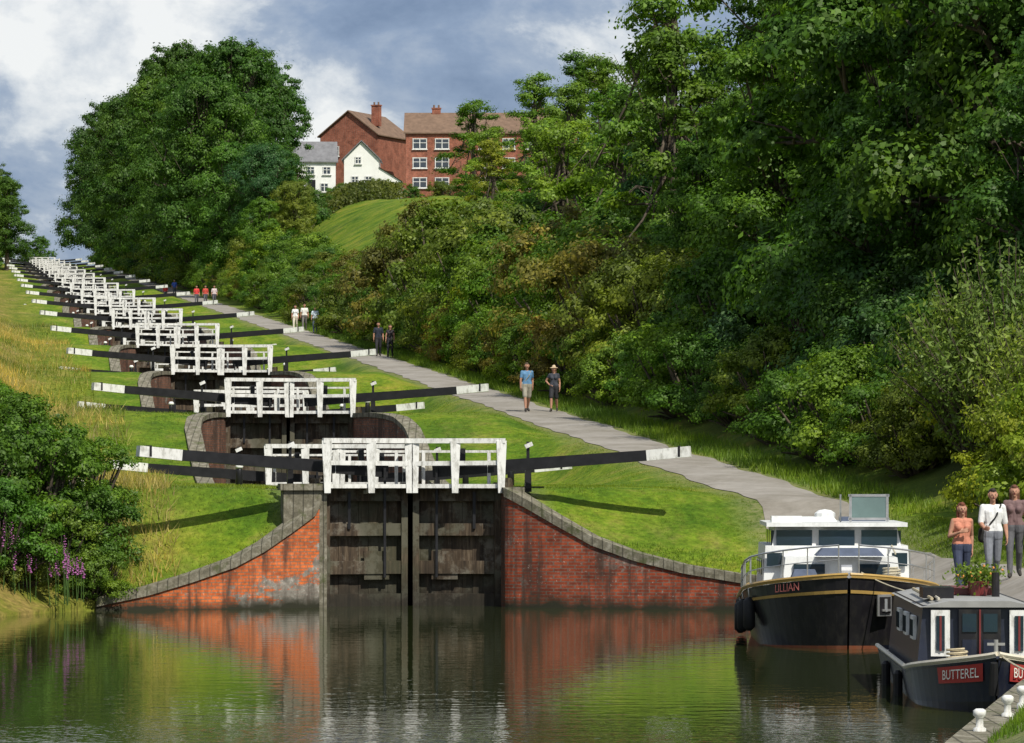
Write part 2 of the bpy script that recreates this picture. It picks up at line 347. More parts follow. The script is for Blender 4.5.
# ------------------------------------------------------------------ lock gates
def gate_mesh(top=False):
    b=MB(); WD,WH,BK=0,1,2; bl=-.28 if top else 0
    for s in (-1,1):
        H=Vector((s*2.28,0,0)); A=Vector((s*.03,.62,0)); d=(A-H).normalized(); nrm=Vector((d.y,-d.x,0)); 
        if nrm.y>0: nrm=-nrm
        def P(t,z,o=0): q=H.lerp(A,t)+nrm*o; return (q.x,q.y,z)
        for i in range(9):
            t0=i/9+.0015; t1=(i+1)/9-.0015
            b.beam(P(t0,-2.4,-.06+.008*(i%3)),P(t1,-2.4,-.06+.008*(i%3)),.07,5.0,WD)
        for z,h in ((-.14,.36),(-1.02,.30),(-1.95,.32),(-2.75,.3),(-3.6,.3)):
            b.beam(P(.02,z,.08),P(.98,z,.08),.26,h,WD)
        for t,w in ((.03,.30),(.965,.28)): b.beam(P(t,-4.9,.12),P(t,.14,.12),w,.36,WD)
        b.beam(P(.30,-1.0,.24),P(.30,-.1,.24),.07,.05,BK); b.beam(P(.70,-2.2,.24),P(.70,.5,.24),.06,.05,BK)
        b.beam(P(.48,-1.9,.15),P(.76,-1.9,.15),.05,.7,WD)
        T0=H.lerp(A,.75)+Vector((0,0,.42+bl)); dirn=(H-A).normalized()
        TB=H+dirn*3.55+Vector((0,0,.80+bl)); TE=H+dirn*4.62+Vector((0,0,.90+bl))
        b.beam(T0,TB,.32,.32,BK,.30,.26); b.beam(TB,TE,.302,.262,WH,.30,.26)
        b.beam(TE-dirn*.30,TE-dirn*.24,.308,.270,BK)
        b.beam(P(.0,.06,.45),P(1.0,.06,.45),.42,.06,WD); b.beam(P(.0,.05,.67),P(1.0,.05,.67),.04,.10,WH)
        for t in (-.02,.47,.955):
            b.beam(P(t,-.12,.74),P(t,1.16,.70),.15,.09,WH,.25,.08,up=(0,1,0))
            b.beam(P(t,-.10,.30),P(t,-.02,.74),.08,.08,WH)
        b.beam(P(-.06,1.16,.68),P(1.01,1.16,.68),.12,.12,WH); b.beam(P(-.04,.62,.69),P(1.0,.60,.69),.06,.11,WH)
        b.beam(P(.05,.90,.12),P(.95,.90,.12),.05,.06,WH)
        for t in (.15,.85): b.beam(P(t,.1,.12),P(t,.92,.12),.08,.06,WH)
        b.box((s*1.25,-.02,.75),(.14,.18,.45),BK)
        g=s*2.95
        b.box((g,.5,.30),(.16,.20,.8),BK,taper=.8); b.beam((g,.5,.65),(g,.5,1.15),.07,.07,BK); b.beam((g-.08,.42,1.02),(g+.10,.42,1.10),.05,.10,WH)
        b.beam((s*2.35,.05,.02),(s*3.3,.25,.02),.12,.04,BK)
        b.tube([(s*2.38,.02,-1),(s*2.38,.02,.25)],.14,WD,8)
    return b.mesh('lock_gate',[M_wood,M_white,M_black])
GM=gate_mesh(); GT=gate_mesh(True); ang=math.atan(.133)
for n in range(NL):
    for k,off in ((0,.75),(1,20.5)):
        y=Y0+SP*n+off; obj('lock_gate',GT if k else GM,(AX(y),y,2.9+DZ*n),ang+random.uniform(-.015,.015))
bm=MB(); bm.tube([(0,0,-.2),(0,0,.45),(0,0,.5)],[.10,.09,.07],1,10); bm.tube([(0,0,.5),(0,0,.56),(0,0,.62)],[.10,.11,.06],0,10); BMT=bm.mesh('lock_bollard',[M_white,M_black],True)
for n in range(8):
    for u_,o_ in ((3.4,8),(-3.5,12),(3.3,17)):
        y=Y0+SP*n+o_; obj('lock_bollard',BMT,(AX(y)+u_,y,Tz(AX(y)+u_,y)))
# ------------------------------------------------------------------ vegetation
def norm(a): return a/np.maximum(np.linalg.norm(a,axis=1,keepdims=True),1e-6)
def leaves(P,N,size,asp=.62,var=.35):
    n=len(P); S=(size*RNG.uniform(1-var,1+var,n))[:,None]
    r=norm(RNG.normal(size=(n,3))); t=norm(np.cross(N,r)); bt=np.cross(N,t)
    q=np.stack([P-t*S*.5,P-bt*S*.5*asp+t*S*.06,P+t*S*.5+N*S*.08,P+bt*S*.5*asp+t*S*.06],1).reshape(-1,3)
    return q
def crown(lobes,total,size,clump=.26,upb=.35,outer=.8,stray=.04):
    vol=np.array([l[3]*l[4]+l[4]*l[5]+l[3]*l[5] for l in lobes]); vol=vol/vol.sum(); PP=[];NN=[]
    for l,w in zip(lobes,vol):
        c=np.array(l[:3]); R=np.array(l[3:6]); n=int(total*w); K=max(6,int(n/RNG.integers(100,160)))
        D=norm(RNG.normal(size=(K,3))); D[:,2]=np.where(D[:,2]<-.5,-D[:,2]*.5,D[:,2])
        rad=RNG.uniform(outer-.12,1.1,K)[:,None]; C=c+D*R*rad; cr=clump*R.mean()*RNG.uniform(.55,1.25,K)
        k=RNG.integers(0,K,n); g=RNG.normal(size=(n,3)); g[:,2]*=.62
        p=C[k]+g*cr[k][:,None]*.62
        st=RNG.random(n)<stray; p[st]+=norm(RNG.normal(size=(st.sum(),3)))*R.mean()*.15
        nn=norm(.8*norm((p-c)/R)+.7*norm(g+1e-6)+.55*norm(RNG.normal(size=(n,3)))+np.array([0,0,upb])); PP.append(p);NN.append(nn)
    return np.concatenate(PP),np.concatenate(NN)
def plant_mesh(name,lobes,total,size,trunk=None,**k):
    P,N=crown(lobes,total,size,**{a:b for a,b in k.items() if a in('clump','upb','outer','stray')})
    Vl=leaves(P,N,size,k.get('asp',.62)); Ql=np.arange(len(Vl)).reshape(-1,4)
    b=MB()
    if trunk:
        h,r=trunk; base=[(0,0,-.6),(r*.3,0,h*.3),(-r*.4,r*.3,h*.65),(0,0,h)]
        b.tube(base,[r*1.3,r,r*.8,r*.6],0,10,False)
        for l in lobes:
            s=Vector((0,0,h*random.uniform(.45,.98))); e=Vector(l[:3]); m=s.lerp(e,.5)+Vector((0,0,-.08*(e-s).length))
            b.tube([s,m,e],[r*.42,r*.28,r*.10],0,6,False)
            for q in range(4):
                D=Vector(RNG.normal(size=3)).normalized(); D.z=abs(D.z)*.8; f=e+Vector((D.x*l[3],D.y*l[4],D.z*l[5]))*.85
                b.tube([m.lerp(e,.5+q*.12),m.lerp(f,.6),f],[r*.16,r*.10,r*.03],0,5,False)
    else:
        for l in lobes:
            for q in range(3):
                e=Vector(l[:3])+Vector(RNG.normal(size=3))*.3*l[3]; b.tube([(e.x*.2,e.y*.2,-.3),(e.x*.7,e.y*.7,e.z*.5),e],[.09,.06,.02],0,5,False)
    tv=np.array(b.v); tq=np.array(b.f)
    V=np.concatenate([tv,Vl]); Q=np.concatenate([tq,Ql+len(tv)])
    return quadmesh(name,V,Q,[M_bark,M_leaf],np.r_[np.zeros(len(tq)),np.ones(len(Ql))])
def oak_lobes(seed,R=5.2,H=16,low=3.0,n=15):
    r=random.Random(seed); L=[]
    for i in range(n):
        f=(i+.5)/n; z=low+(H-low)*f; prof=R*math.sin(math.pi*min(1,(.22+.78*f)))**.55*(.95 if f<.5 else .9)
        a=i*2.4+r.uniform(-.4,.4); d=prof*r.uniform(.38,.72) if f<.9 else prof*.15
        s=r.uniform(1.6,2.7)*(1-.25*f)*R/5.2; L.append((d*math.cos(a),d*math.sin(a),min(z,H-s*.8),s,s,s*r.uniform(.6,.85)))
    L.append((0,0,H*.55,R*.5,R*.5,H*.25)); return L
OAK=[plant_mesh('oak_tree',oak_lobes(s,R,16,lo,nn),66000,.205,trunk=(9,.38),clump=.27) for s,R,lo,nn in ((1,5.4,2.6,19),(2,4.8,2.0,18),(3,5.8,3.0,22))]
def lacy_lobes(seed):
    r=random.Random(seed); L=[]
    for i in range(20):
        f=i/20; a=i*2.4; z=4+11.5*f; d=(3.6*(1-f)+.5)*r.uniform(.5,1); s=r.uniform(.7,1.25); L.append((d*math.cos(a),d*math.sin(a),z,s*1.2,s*1.2,s*.75))
    return L
ASH=[plant_mesh('ash_tree',lacy_lobes(s),15000,.20,trunk=(14.5,.2),clump=.42,outer=.5,stray=.25) for s in (5,6)]
def bush_lobes(seed,R=2.2,H=3.8,n=11):
    r=random.Random(seed); L=[]
    for i in range(n):
        a=i*2.4+r.uniform(-.3,.3); d=R*.72*math.sqrt((i+.5)/n); s=r.uniform(.65,1.05)
        top=H*(1-.5*(d/R)**2)*r.uniform(.72,1.05); L.append((d*math.cos(a),d*math.sin(a),top-s*.8,s,s,s*.85))
        L.append((d*1.15*math.cos(a+.5),d*1.15*math.sin(a+.5),.7,s,s,.8))
    return L
BUSH=[plant_mesh('hawthorn_bush',bush_lobes(s),27000,.115,clump=.33,stray=.12) for s in (11,12,13)]
def shoots(name,seed,n=260,H=4.2,R=2.4):
    b=MB(); P=[];N=[]; r=random.Random(seed)
    for i in range(n):
        a=r.uniform(0,6.283); d=R*math.sqrt(r.random()); h=H*(1-.45*(d/R)**2)*r.uniform(.6,1.08)
        s=Vector((d*.35*math.cos(a),d*.35*math.sin(a),0)); e=Vector((d*1.1*math.cos(a),d*1.1*math.sin(a),h)); m=s.lerp(e,.5)+Vector((0,0,.15*h))
        b.tube([s,m,e],[.03,.018,.006],0,4,False)
        for k in range(90):
            t=k/90*.85+.15; q=(s.lerp(m,t*2) if t<.5 else m.lerp(e,t*2-1)); P.append([q.x,q.y,q.z]); N.append((0,0,0))
    P=np.array(P)+RNG.normal(size=(len(P),3))*.10; N=norm(RNG.normal(size=P.shape)+np.array([0,-.2,.7])+np.c_[P[:,:2],P[:,2]*0]*.5)
    Vl=leaves(P,N,.15,.36); tv=np.array(b.v);tq=np.array(b.f); Ql=np.arange(len(Vl)).reshape(-1,4)
    return quadmesh(name,np.concatenate([tv,Vl]),np.concatenate([tq,Ql+len(tv)]),[M_bark,M_leaf],np.r_[np.zeros(len(tq)),np.ones(len(Ql))])
WIL=shoots('willow_bush',21)
G=dict(dark=(.052,.115,.020),mid=(.080,.165,.022),lite=(.135,.220,.028),yel=(.19,.235,.032),brn=(.150,.140,.036),olv=(.130,.175,.028),deep=(.036,.085,.017),gry=(.17,.25,.055),blue=(.055,.125,.040),dome=(.058,.125,.022))
def put(kind,u,Y,h,c,wide=1.0,X=None,zoff=0):
    lib={'oak':(OAK,16.3,'oak_tree'),'ash':(ASH,16,'ash_tree'),'bush':(BUSH,3.9,'hawthorn_bush'),'wil':([WIL],4.3,'willow_bush')}[kind]
    me=random.choice(lib[0]); x=AX(Y)+u if X is None else X; s=h/lib[1]; cc=G[c]; j=random.uniform(.85,1.18)
    o=obj(lib[2],me,(x,Y,Tz(x,Y)-.15+zoff),random.uniform(0,6.28),scale=(s*wide,s*wide,s),color=tuple(v*j*random.uniform(.93,1.07) for v in cc)); return o
for a in [('oak',25.0,168,19,'dark',.95),('oak',23,150,21,'mid',1.0),('oak',19.5,132,20,'mid',1),('oak',21,118,19,'mid',1),('oak',28,140,23,'dark',1),
          ('oak',29,162,25,'mid',1.0),('oak',29.5,188,18,'dark',.95),('oak',17.8,122,13,'dark',.95),('oak',18.5,145,13,'mid',.95),('oak',27,112,20,'dark',1),('oak',34,125,22,'dark',1),
          ('oak',19.5,108,12,'dark',.9),('oak',25,100,15,'dark',1),('oak',18.2,160,9.5,'mid',1.0),('oak',20.0,178,10.5,'blue',1.0),('oak',33,205,13,'dark',1.1),('oak',40,195,18,'dark',1.1),
          ('ash',19.8,176,18.8,'lite',1.0),('ash',18.6,168,14,'lite',1.1),('ash',21,196,12.5,'mid',1.3),('ash',20,210,11,'lite',1.4),('ash',24,205,14,'mid',1.1),('oak',26,238,9,'mid',1.1),('oak',34,245,9.5,'mid',1.1),('oak',22.5,228,8,'olv',1.1),
          ('ash',28,262,11.5,'lite',1.2),('ash',24.5,250,10.5,'lite',1.3),('oak',42,275,10.5,'mid',1.1),('oak',47,290,11,'dark',1.1),('oak',50,330,12,'mid',1.1),('oak',58,350,14,'dark',1.1),('ash',34,285,12.5,'lite',1.3),('ash',31,300,11.5,'lite',1.3),('ash',37,315,13,'mid',1.4),
          ('ash',27.5,300,8.5,'lite',1.5),('ash',29.5,325,10,'mid',1.5),('ash',26.0,285,8,'yel',1.4)]:
    put(a[0],a[1],a[2],a[3],a[4],a[5])
pal_near=['dark','mid','mid','lite','olv']; pal_mid=['olv','mid','lite','mid','yel','lite','mid','brn','olv','lite']
Y=104.0
while Y<150:
    put('bush',14.1+random.uniform(-.3,.5),Y,random.uniform(2.4,3.8),random.choice(pal_near),1.1)
    put('bush',16.7+random.uniform(-.6,.6),Y+1,random.uniform(4.2,6.0),random.choice(['dark','blue','mid']),1.0); Y+=3.4
Y=150.0
while Y<430:
    k=1.0 if Y<200 else (.92 if Y<238 else .68 if Y<320 else .85)
    put('bush',13.3+random.uniform(-.3,.5),Y,random.uniform(2.3,4.0),random.choice(pal_mid),1.1)
    put('bush',15.6+random.uniform(-.7,.7),Y+1.5,random.uniform(4.6,6.8)*k,random.choice(pal_mid),.95/k**.4)
    if Y<225: put('bush',19.5+random.uniform(-1,1),Y+3,random.uniform(5.5,7.5),random.choice(pal_mid),1.1)
    Y+=3.9 if Y<250 else 6.0
put('bush',14.0,226,7.4,'brn',.95); put('bush',15.2,233,7.2,'brn',.9); put('bush',14.6,218,7.4,'olv',.9); put('bush',16,205,7.5,'olv',1); put('bush',18,222,7.6,'olv',1); put('bush',20,215,8,'mid',1)
put('wil',0,99,5.8,'gry',.9,X=12.4); put('wil',0,93,4.4,'gry',.9,X=12.9); put('bush',0,88,4.1,'lite',.95,X=12.6); put('bush',0,102,3.7,'yel',1.0,X=12.3)
put('bush',0,83,3.2,'olv',.95,X=12.3); put('bush',0,92,3.2,'yel',.9,X=11.9); put('bush',0,78,3.2,'mid',.9,X=12.6); put('oak',0,104,15,'mid',1.0,X=19);put('oak',0,92,12,'dark',1.0,X=19)
for u,Y_,h,c in [(13,420,23,'dome'),(16.0,428,25.5,'dome'),(18.8,440,24.5,'dome'),(21.6,450,21,'dome'),(12.5,470,25,'dome'),(12.3,520,27,'dome'),(16,530,30,'dome'),(12.5,580,28,'dark'),
               (17,600,31,'dark'),(12,650,28,'dome'),(12.5,715,30,'dome'),(11.5,745,28,'dome'),(16,760,33,'dark'),(13.5,385,15,'mid'),(16.5,380,13,'blue'),(19,392,12,'mid'),(14,350,9,'mid'),(17,352,9,'olv'),
               (12.8,445,19,'dome'),(13,495,20,'dome'),(13,550,20,'mid'),(13,610,20,'dome'),(13,680,20,'dome'),(20,500,24,'dome'),(17,470,26,'dome'),(20,560,28,'dark'),
               (-6.6,600,14.5,'mid'),(-9,615,17,'dome'),(-12,610,17,'mid'),(-13,560,11,'mid'),(-16,640,18,'dark'),(2,830,14,'dark'),(-8,835,14,'dark')]:
    put('oak',u,Y_,h,c,.92)
Y=430
while Y<720:
    put('bush',13.0+random.uniform(-.3,.5),Y,random.uniform(5,7.5),random.choice(['mid','dome','olv','dark']),1.1); Y+=10
for u,Y_,h,c in [(20,402,7,'mid'),(23.5,432,6,'mid'),(28,492,4.2,'mid'),(34,494,3,'mid'),(39,497,3.8,'olv'),(43,498,2.6,'mid'),(47,499,3.4,'olv'),(50.5,499,3.0,'mid'),(55,499,4,'mid'),(60,497,5,'mid'),(65,496,7,'mid'),(70,490,9,'mid')]:
    put('bush',u,Y_,h,c,1.15)
for X_,Y_,h,c in [(-11.6,96.8,3.3,'mid'),(-13.2,95.5,3.2,'mid'),(-10.6,98.4,2.3,'lite'),(-12.2,93.8,2.5,'mid'),(-13.6,91.5,2.8,'dark'),(-11.0,95.6,2.0,'lite'),(-12.6,100.5,2.4,'mid'),(-15,99,3.0,'mid'),(-12.9,89.8,2.0,'mid'),(-11.6,94.0,1.5,'olv'),(-10.0,95.3,1.5,'lite'),(-10.3,96.5,2.2,'mid')]:
    put('bush',0,Y_,h,c,1.08,X=X_)
for u,Y_,h,c in [(-9.6,112,1.5,'olv'),(-10.6,118,1.8,'mid'),(-12.5,124,2.4,'lite'),(-11.5,134,1.7,'mid'),(-10.2,128,1.3,'olv'),(-14,150,2.2,'lite'),(-13.5,176,2,'lite'),(-15,205,2.6,'lite'),(-13,232,2.8,'mid'),(-14,275,2.8,'lite'),(-13,330,3,'mid'),(-12,390,3,'mid'),(-12,430,4,'mid'),(-12,490,5,'mid')]:
    put('bush',u,Y_,h,c,1.25)
hp=[]; 
for i in range(26000):
    t=RNG.random(); Yh=405+t*75; uu=17+t*22; x=AX(Yh)+uu+RNG.normal()*.8; y=Yh+RNG.normal()*.7; hp.append((x,y,RNG.random()**.7*(2.0+.4*math.sin(t*40))))
hp=np.array(hp); hp[:,2]+=T(hp[:,0],hp[:,1]); hn=norm(RNG.normal(size=hp.shape)+np.array([0,-.6,.6])); hv=leaves(hp,hn,.35)
obj('hedge',quadmesh('hedge',hv,np.arange(len(hv)).reshape(-1,4),[M_leaf]),color=(.085,.105,.028))
def blades(name,X,Y,h,w,color,lean=.35):
    n=len(X); z=T(X,Y); a=RNG.uniform(0,6.283,n); H=h*RNG.uniform(.5,1.3,n); W=w*RNG.uniform(.7,1.3,n)
    dx,dy=np.cos(a)*W/2,np.sin(a)*W/2; lx,ly=RNG.normal(size=n)*lean*H,RNG.normal(size=n)*lean*H
    V=np.stack([np.stack([X-dx,Y-dy,z-.02],1),np.stack([X+dx,Y+dy,z-.02],1),np.stack([X+lx,Y+ly,z+H],1)],1).reshape(-1,3)
    return obj(name,quadmesh(name,V,np.arange(len(V)).reshape(-1,3),[M_blade]),color=color)
n=80000; u=RNG.uniform(2.8,8.6,n); y=95+RNG.random(n)**1.5*75; x=AX(y)+u; k=(x>XR(y)+.75)&(np.sin(x*1.9+y*.8)*np.sin(y*1.1-x)+RNG.normal(size=n)*.5>0)
blades('grass',x[k],y[k],.040,.016,(.14,.205,.02),.8)
n=50000; y=RNG.uniform(60,97,n); x=XR(y)+.4+RNG.random(n)*3.6; k=(np.abs(x-np.interp(y,PCY,PCX))>1.2); blades('grass',x[k],y[k],.08,.02,(.13,.20,.02),.6)
n=26000; y=95+RNG.random(n)**1.4*60; u=-RNG.uniform(2.8,8,n); x=AX(y)+u; k=x<XL(y)-.7; blades('grass',x[k],y[k],.07,.018,(.16,.22,.03),.8)
n=90000; y=95+RNG.random(n)**1.3*190; x=AX(y)-5.8-RNG.random(n)*12; k=(x<XL(y)-.7)&(np.sin(x*.9+y*.35)+RNG.normal(size=n)*.6>-.1)
blades('tall_grass',x[k],y[k],.36,.03,(.42,.34,.13)); k2=~k&(x<XL(y)-.7); blades('tall_grass',x[k2],y[k2],.30,.03,(.14,.19,.03))
n=26000; y=96+RNG.random(n)*190; x=AX(y)+11.1+RNG.random(n)*1.6; blades('verge_grass',x,y,.26,.028,(.12,.20,.025))
n=9000; y=RNG.uniform(40,60,n); x=XR(y)+.4+RNG.random(n)*2; blades('grass',x,y,.08,.016,(.10,.18,.02))
def flowers(name,cx,cy,n,r,h,col,seed):
    rr=random.Random(seed); b=MB()
    for i in range(n):
        x=cx+rr.uniform(-r,r); y=cy+rr.uniform(-.4,.4); z=Tz(x,y); H=h*rr.uniform(.6,1.1)
        b.tube([(x,y,z),(x+rr.uniform(-.1,.1),y,z+H)],[.012,.006],0,4)
        for k in range(10):
            zz=z+H*(.62+.04*k); b.ball((x+rr.uniform(-.03,.03),y+rr.uniform(-.03,.03),zz),.03*(1.2-.07*k),1,5)
    b.obj(name,[M_stem,simple(name+'_petal',col,.7,.2,8)])
M_stem=simple('plant_stem',(.05,.10,.02),.8)
flowers('purple_loosestrife',-11.1,93.0,22,.8,1.5,(.33,.11,.28),1); flowers('purple_loosestrife',-10.3,94.0,10,.3,1.1,(.33,.11,.28),3); flowers('white_campion',-10.9,97.2,12,.5,1.7,(.75,.72,.6),5)
# ------------------------------------------------------------------ buildings
def window(b,x,y,z,w,h,gl=1,fr=2):
    b.box((x,y-.02,z),(w,.08,h),gl)
    for dx in (-w/2,0,w/2): b.box((x+dx,y-.07,z),(.1,.06,h+.1),fr)
    for dz in (-h/2,h/2): b.box((x,y-.075,z+dz),(w+.14,.07,.1),fr)
    b.box((x,y-.09,z+.1*h),(w,.04,.07),fr); b.box((x,y-.12,z-h/2-.1),(w+.3,.16,.08),fr)
def house(name,loc,rot,L,D,He,Hr,mw,mr,wins,gable='x',chim=(),hip=0,door=None):
    e=empty(name,loc,rot)
    b=MB(); b.add([(-L/2,-D/2,-5),(L/2,-D/2,-5),(L/2,D/2,-5),(-L/2,D/2,-5),(-L/2,-D/2,He),(L/2,-D/2,He),(L/2,D/2,He),(-L/2,D/2,He)],[(0,1,5,4),(1,2,6,5),(2,3,7,6),(3,0,4,7)],0)
    if gable=='x': b.add([(-L/2,-D/2,He),(-L/2,D/2,He),(-L/2,0,Hr)],[(0,1,2)],0); b.add([(L/2,-D/2,He),(L/2,D/2,He),(L/2,0,Hr)],[(0,1,2)],0)
    else: b.add([(-L/2,-D/2,He),(L/2,-D/2,He),(0,-D/2,Hr)],[(0,1,2)],0); b.add([(-L/2,D/2,He),(L/2,D/2,He),(0,D/2,Hr)],[(0,1,2)],0)
    b.obj('walls',[mw],parent=e)
    b=MB(); ov=.3; t=.14
    if gable=='x':
        for s in (-1,1):
            k=(Hr-He)/(D/2); zE=He-ov*k+.05
            b.add([(-L/2-ov,s*(D/2+ov),zE),(L/2+ov,s*(D/2+ov),zE),(L/2+ov-hip,0,Hr+.08),(-L/2-ov+hip,0,Hr+.08),(-L/2-ov,s*(D/2+ov),zE+t),(L/2+ov,s*(D/2+ov),zE+t),(L/2+ov-hip,0,Hr+.08+t),(-L/2-ov+hip,0,Hr+.08+t)],[(0,1,2,3),(4,5,6,7),(0,1,5,4),(1,2,6,5),(3,0,4,7)],0)
    else:
        for s in (-1,1):
            k=(Hr-He)/(L/2); zE=He-ov*k+.05
            b.add([(s*(L/2+ov),-D/2-ov,zE),(s*(L/2+ov),D/2+ov,zE),(0,D/2+ov,Hr+.08),(0,-D/2-ov,Hr+.08),(s*(L/2+ov),-D/2-ov,zE+t),(s*(L/2+ov),D/2+ov,zE+t),(0,D/2+ov,Hr+.08+t),(0,-D/2-ov,Hr+.08+t)],[(0,1,2,3),(4,5,6,7),(0,1,5,4),(3,0,4,7)],0)
    b.obj('roof',[mr],parent=e)
    b=MB()
    for x,z,w,h in wins: window(b,x,-D/2,z,w,h,0,1)
    if door: b.box((door,-D/2-.03,1.0),(1.0,.1,2.1),2)
    if wins: b.obj('windows',[M_glass,M_white,M_black],parent=e)
    for i,(x,y,z,h) in enumerate(chim):
        b=MB(); b.box((x,y,z+h/2),(1.1,.7,h),0); b.box((x,y,z+h+.06),(1.25,.85,.14),0); 
        for q in (-.3,0.3): b.tube([(x+q,y,z+h+.1),(x+q,y,z+h+.5)],.12,1,8)
        b.obj('chimney',[M_hbrick,M_roofb],parent=e)
    return e
hz=38.0
w=[]
for x in (-9.0,-6.2,2.2,5.0,8.2,-.8):
    for z in (1.6,4.1,6.5): w.append((x,z,1.7 if x<-4 else 1.5,1.25))
house('brick_flats',(-2.6,508,hz+.2),0,21.5,9,7.9,10.6,M_hbrick,M_roofb,w,chim=[(-7,0,9.8,1.5),(6,0,9.8,1.5)])
house('brick_house',(-18.8,518,hz+1.0),-.42,8.2,10.5,7.6,10.6,M_hbrick,M_roofb,[(-2,5.6,1.2,1.2),(2,5.6,1.2,1.2),(2,2.4,1.2,1.2)],gable='y',chim=[(2.6,-2.5,8.9,2.6)])
house('white_cottage',(-25.4,499,hz-.4),.08,6.6,5.5,4.4,6.8,M_render,M_slate,[(-1.9,3.2,.9,.9),(.2,3.2,.9,.9),(2.2,3.2,.9,.9),(-1.6,1.1,.9,1.0),(1.9,1.1,.9,1.0)],door=.3)
e=house('white_house',(-18.7,500,hz-.1),0,4.3,6.5,4.4,6.5,M_render,M_slate,[(-.4,4.2,.7,.8),(-.8,1.7,.8,1.0),(.9,1.7,.8,1.0)],gable='y')
b=MB(); b.add([(2.16,-3.2,-4),(4.9,-3.2,-4),(4.9,3.0,-4),(2.16,3.0,-4),(2.16,-3.2,3.3),(4.9,-3.2,1.6),(4.9,3.0,1.6),(2.16,3.0,3.3)],[(0,1,5,4),(1,2,6,5),(2,3,7,6)],0)
b.add([(2.16,-3.4,3.4),(5.1,-3.4,1.6),(5.1,3.2,1.6),(2.16,3.2,3.4)],[(0,1,2,3)],1); b.obj('lean_to',[M_render,M_render],parent=e)
# ------------------------------------------------------------------ boats
def text_mesh(s,size,mat):
    c=bpy.data.curves.new('lettering','FONT'); c.body=s; c.size=size; c.align_x='CENTER'; c.align_y='CENTER'; c.resolution_u=3
    o=bpy.data.objects.new('tmp',c); COL.objects.link(o); dg=bpy.context.evaluated_depsgraph_get()
    me=bpy.data.meshes.new_from_object(o.evaluated_get(dg)); bpy.data.objects.remove(o); me.materials.clear(); me.materials.append(mat); return me
M_hull=simple('hull_black',(.014,.013,.016),.28,.3,3,spec=.5,grime=.12); M_gold=simple('gold_line',(.42,.27,.08),.4,.1,3); M_red=simple('boot_red',(.25,.08,.04),.5,.2,3,grime=.3)
M_banner=simple('banner_red',(.42,.05,.045),.4,.1,3); M_cream=simple('cream_paint',(.62,.57,.46),.45,.1,3,grime=.2); M_rub=simple('fender_rubber',(.015,.015,.016),.6,.2,5)
M_cab=simple('cabin_white',(.72,.73,.72),.35,.06,2,spec=.5,grime=.25); M_deck=simple('deck_grey',(.28,.28,.27),.7,.15,4); M_win=simple('tinted_glass',(.02,.035,.05),.05,.2,1,spec=.7)
M_maroon=simple('maroon_paint',(.16,.03,.03),.35,.15,3,spec=.5); M_navy=simple('navy_paint',(.014,.018,.034),.35,.25,3,spec=.5,grime=.1); M_canvas=simple('canvas_blue_grey',(.08,.10,.15),.8,.2,6)
M_let=simple('lettering_white',(.8,.78,.7),.5,.05,3); M_letr=simple('lettering_red',(.70,.20,.17),.5,.05,3)
class Hull:
    def __init__(s,L,hwf,topf,rake,low,wl=.86): s.L,s.hwf,s.topf,s.rake,s.low,s.wl=L,hwf,topf,rake,low,wl
    def pt(s,side,y,f):
        top=s.topf(y); z=s.low+(top-s.low)*f; w=s.hwf(y)*(s.wl+(1-s.wl)*f**1.1); yy=y+s.rake*(1-f)**1.3*max(0,1-y/3)
        return Vector((side*w,yy,z))
    def build(s,mats,bands):
        ys=[s.L*(i/34)**1.5 for i in range(35)]; b=MB()
        for sd in (-1,1):
            for i in range(34):
                for f0,f1,mi,pr in bands:
                    a=[s.pt(sd,ys[i],f0),s.pt(sd,ys[i+1],f0),s.pt(sd,ys[i+1],f1),s.pt(sd,ys[i],f1)]
                    if pr: 
                        for q in a: q.x+=sd*pr; q.y-=pr*max(0,1-q.y/2)
                    b.add(a,[(0,1,2,3)],mi)
        for i in range(34):
            a=s.pt(-1,ys[i],1);c=s.pt(1,ys[i],1);d=s.pt(1,ys[i+1],1);e=s.pt(-1,ys[i+1],1); dz=Vector((0,0,-.07)); b.add([a+dz,c+dz,d+dz,e+dz],[(0,1,2,3)],len(mats)-1)
        pts=[s.pt(-1,s.L,f) for f in (0,.3,.6,1)]+[s.pt(1,s.L,f) for f in (1,.6,.3,0)]; b.add(pts,[tuple(range(8))],bands[1][2])
        for sd in (-1,1): b.tube([s.pt(sd,y,1) for y in ys],.035,bands[-1][2],6)
        return b
    def label(s,me,side,y0,f0,off=.02):
        N=400; ysl=np.linspace(.02,6,N); pts=[s.pt(side,y,f0) for y in ysl]
        L=np.concatenate([[0],np.cumsum([(pts[i+1]-pts[i]).length for i in range(N-1)])])
        for v in me.vertices:
            x,z=v.co.x,v.co.y; arc=np.interp(y0,ysl,L)+(-x if side<0 else x); yy=float(np.interp(arc,L,ysl))
            p=s.pt(side,yy,f0); p2=s.pt(side,yy+.05,f0); tg=(p2-p).normalized(); nn=Vector((side*abs(tg.y),-abs(tg.x),0))
            q=p+nn.normalized()*off; v.co=(q.x,q.y,q.z+z)
cr=empty('river_cruiser',(6.22,73.8,0),-.03)
h=Hull(10.2,lambda y:(1.86*(1-(1-min(y/3.4,1))**2.3)**.62+.02)*(1-.18*max(0,(y-6)/4.2)**2),lambda y:1.40-.62*min(1,y/6.5)**.8+.05*max(0,y-7),.5,-.35,.80)
mm=[M_hull,M_red,M_gold,M_cab,M_deck]
h.build(mm,[(0,.24,1,0),(.24,.80,0,0),(.80,.835,2,.012),(.835,.965,0,0),(.965,1.0,2,.02)]).obj('hull',mm,parent=cr)
b=MB(); C,Wn=0,1
b.box((0,3.6,1.28),(2.3,1.9,.75),C,taper=.93)
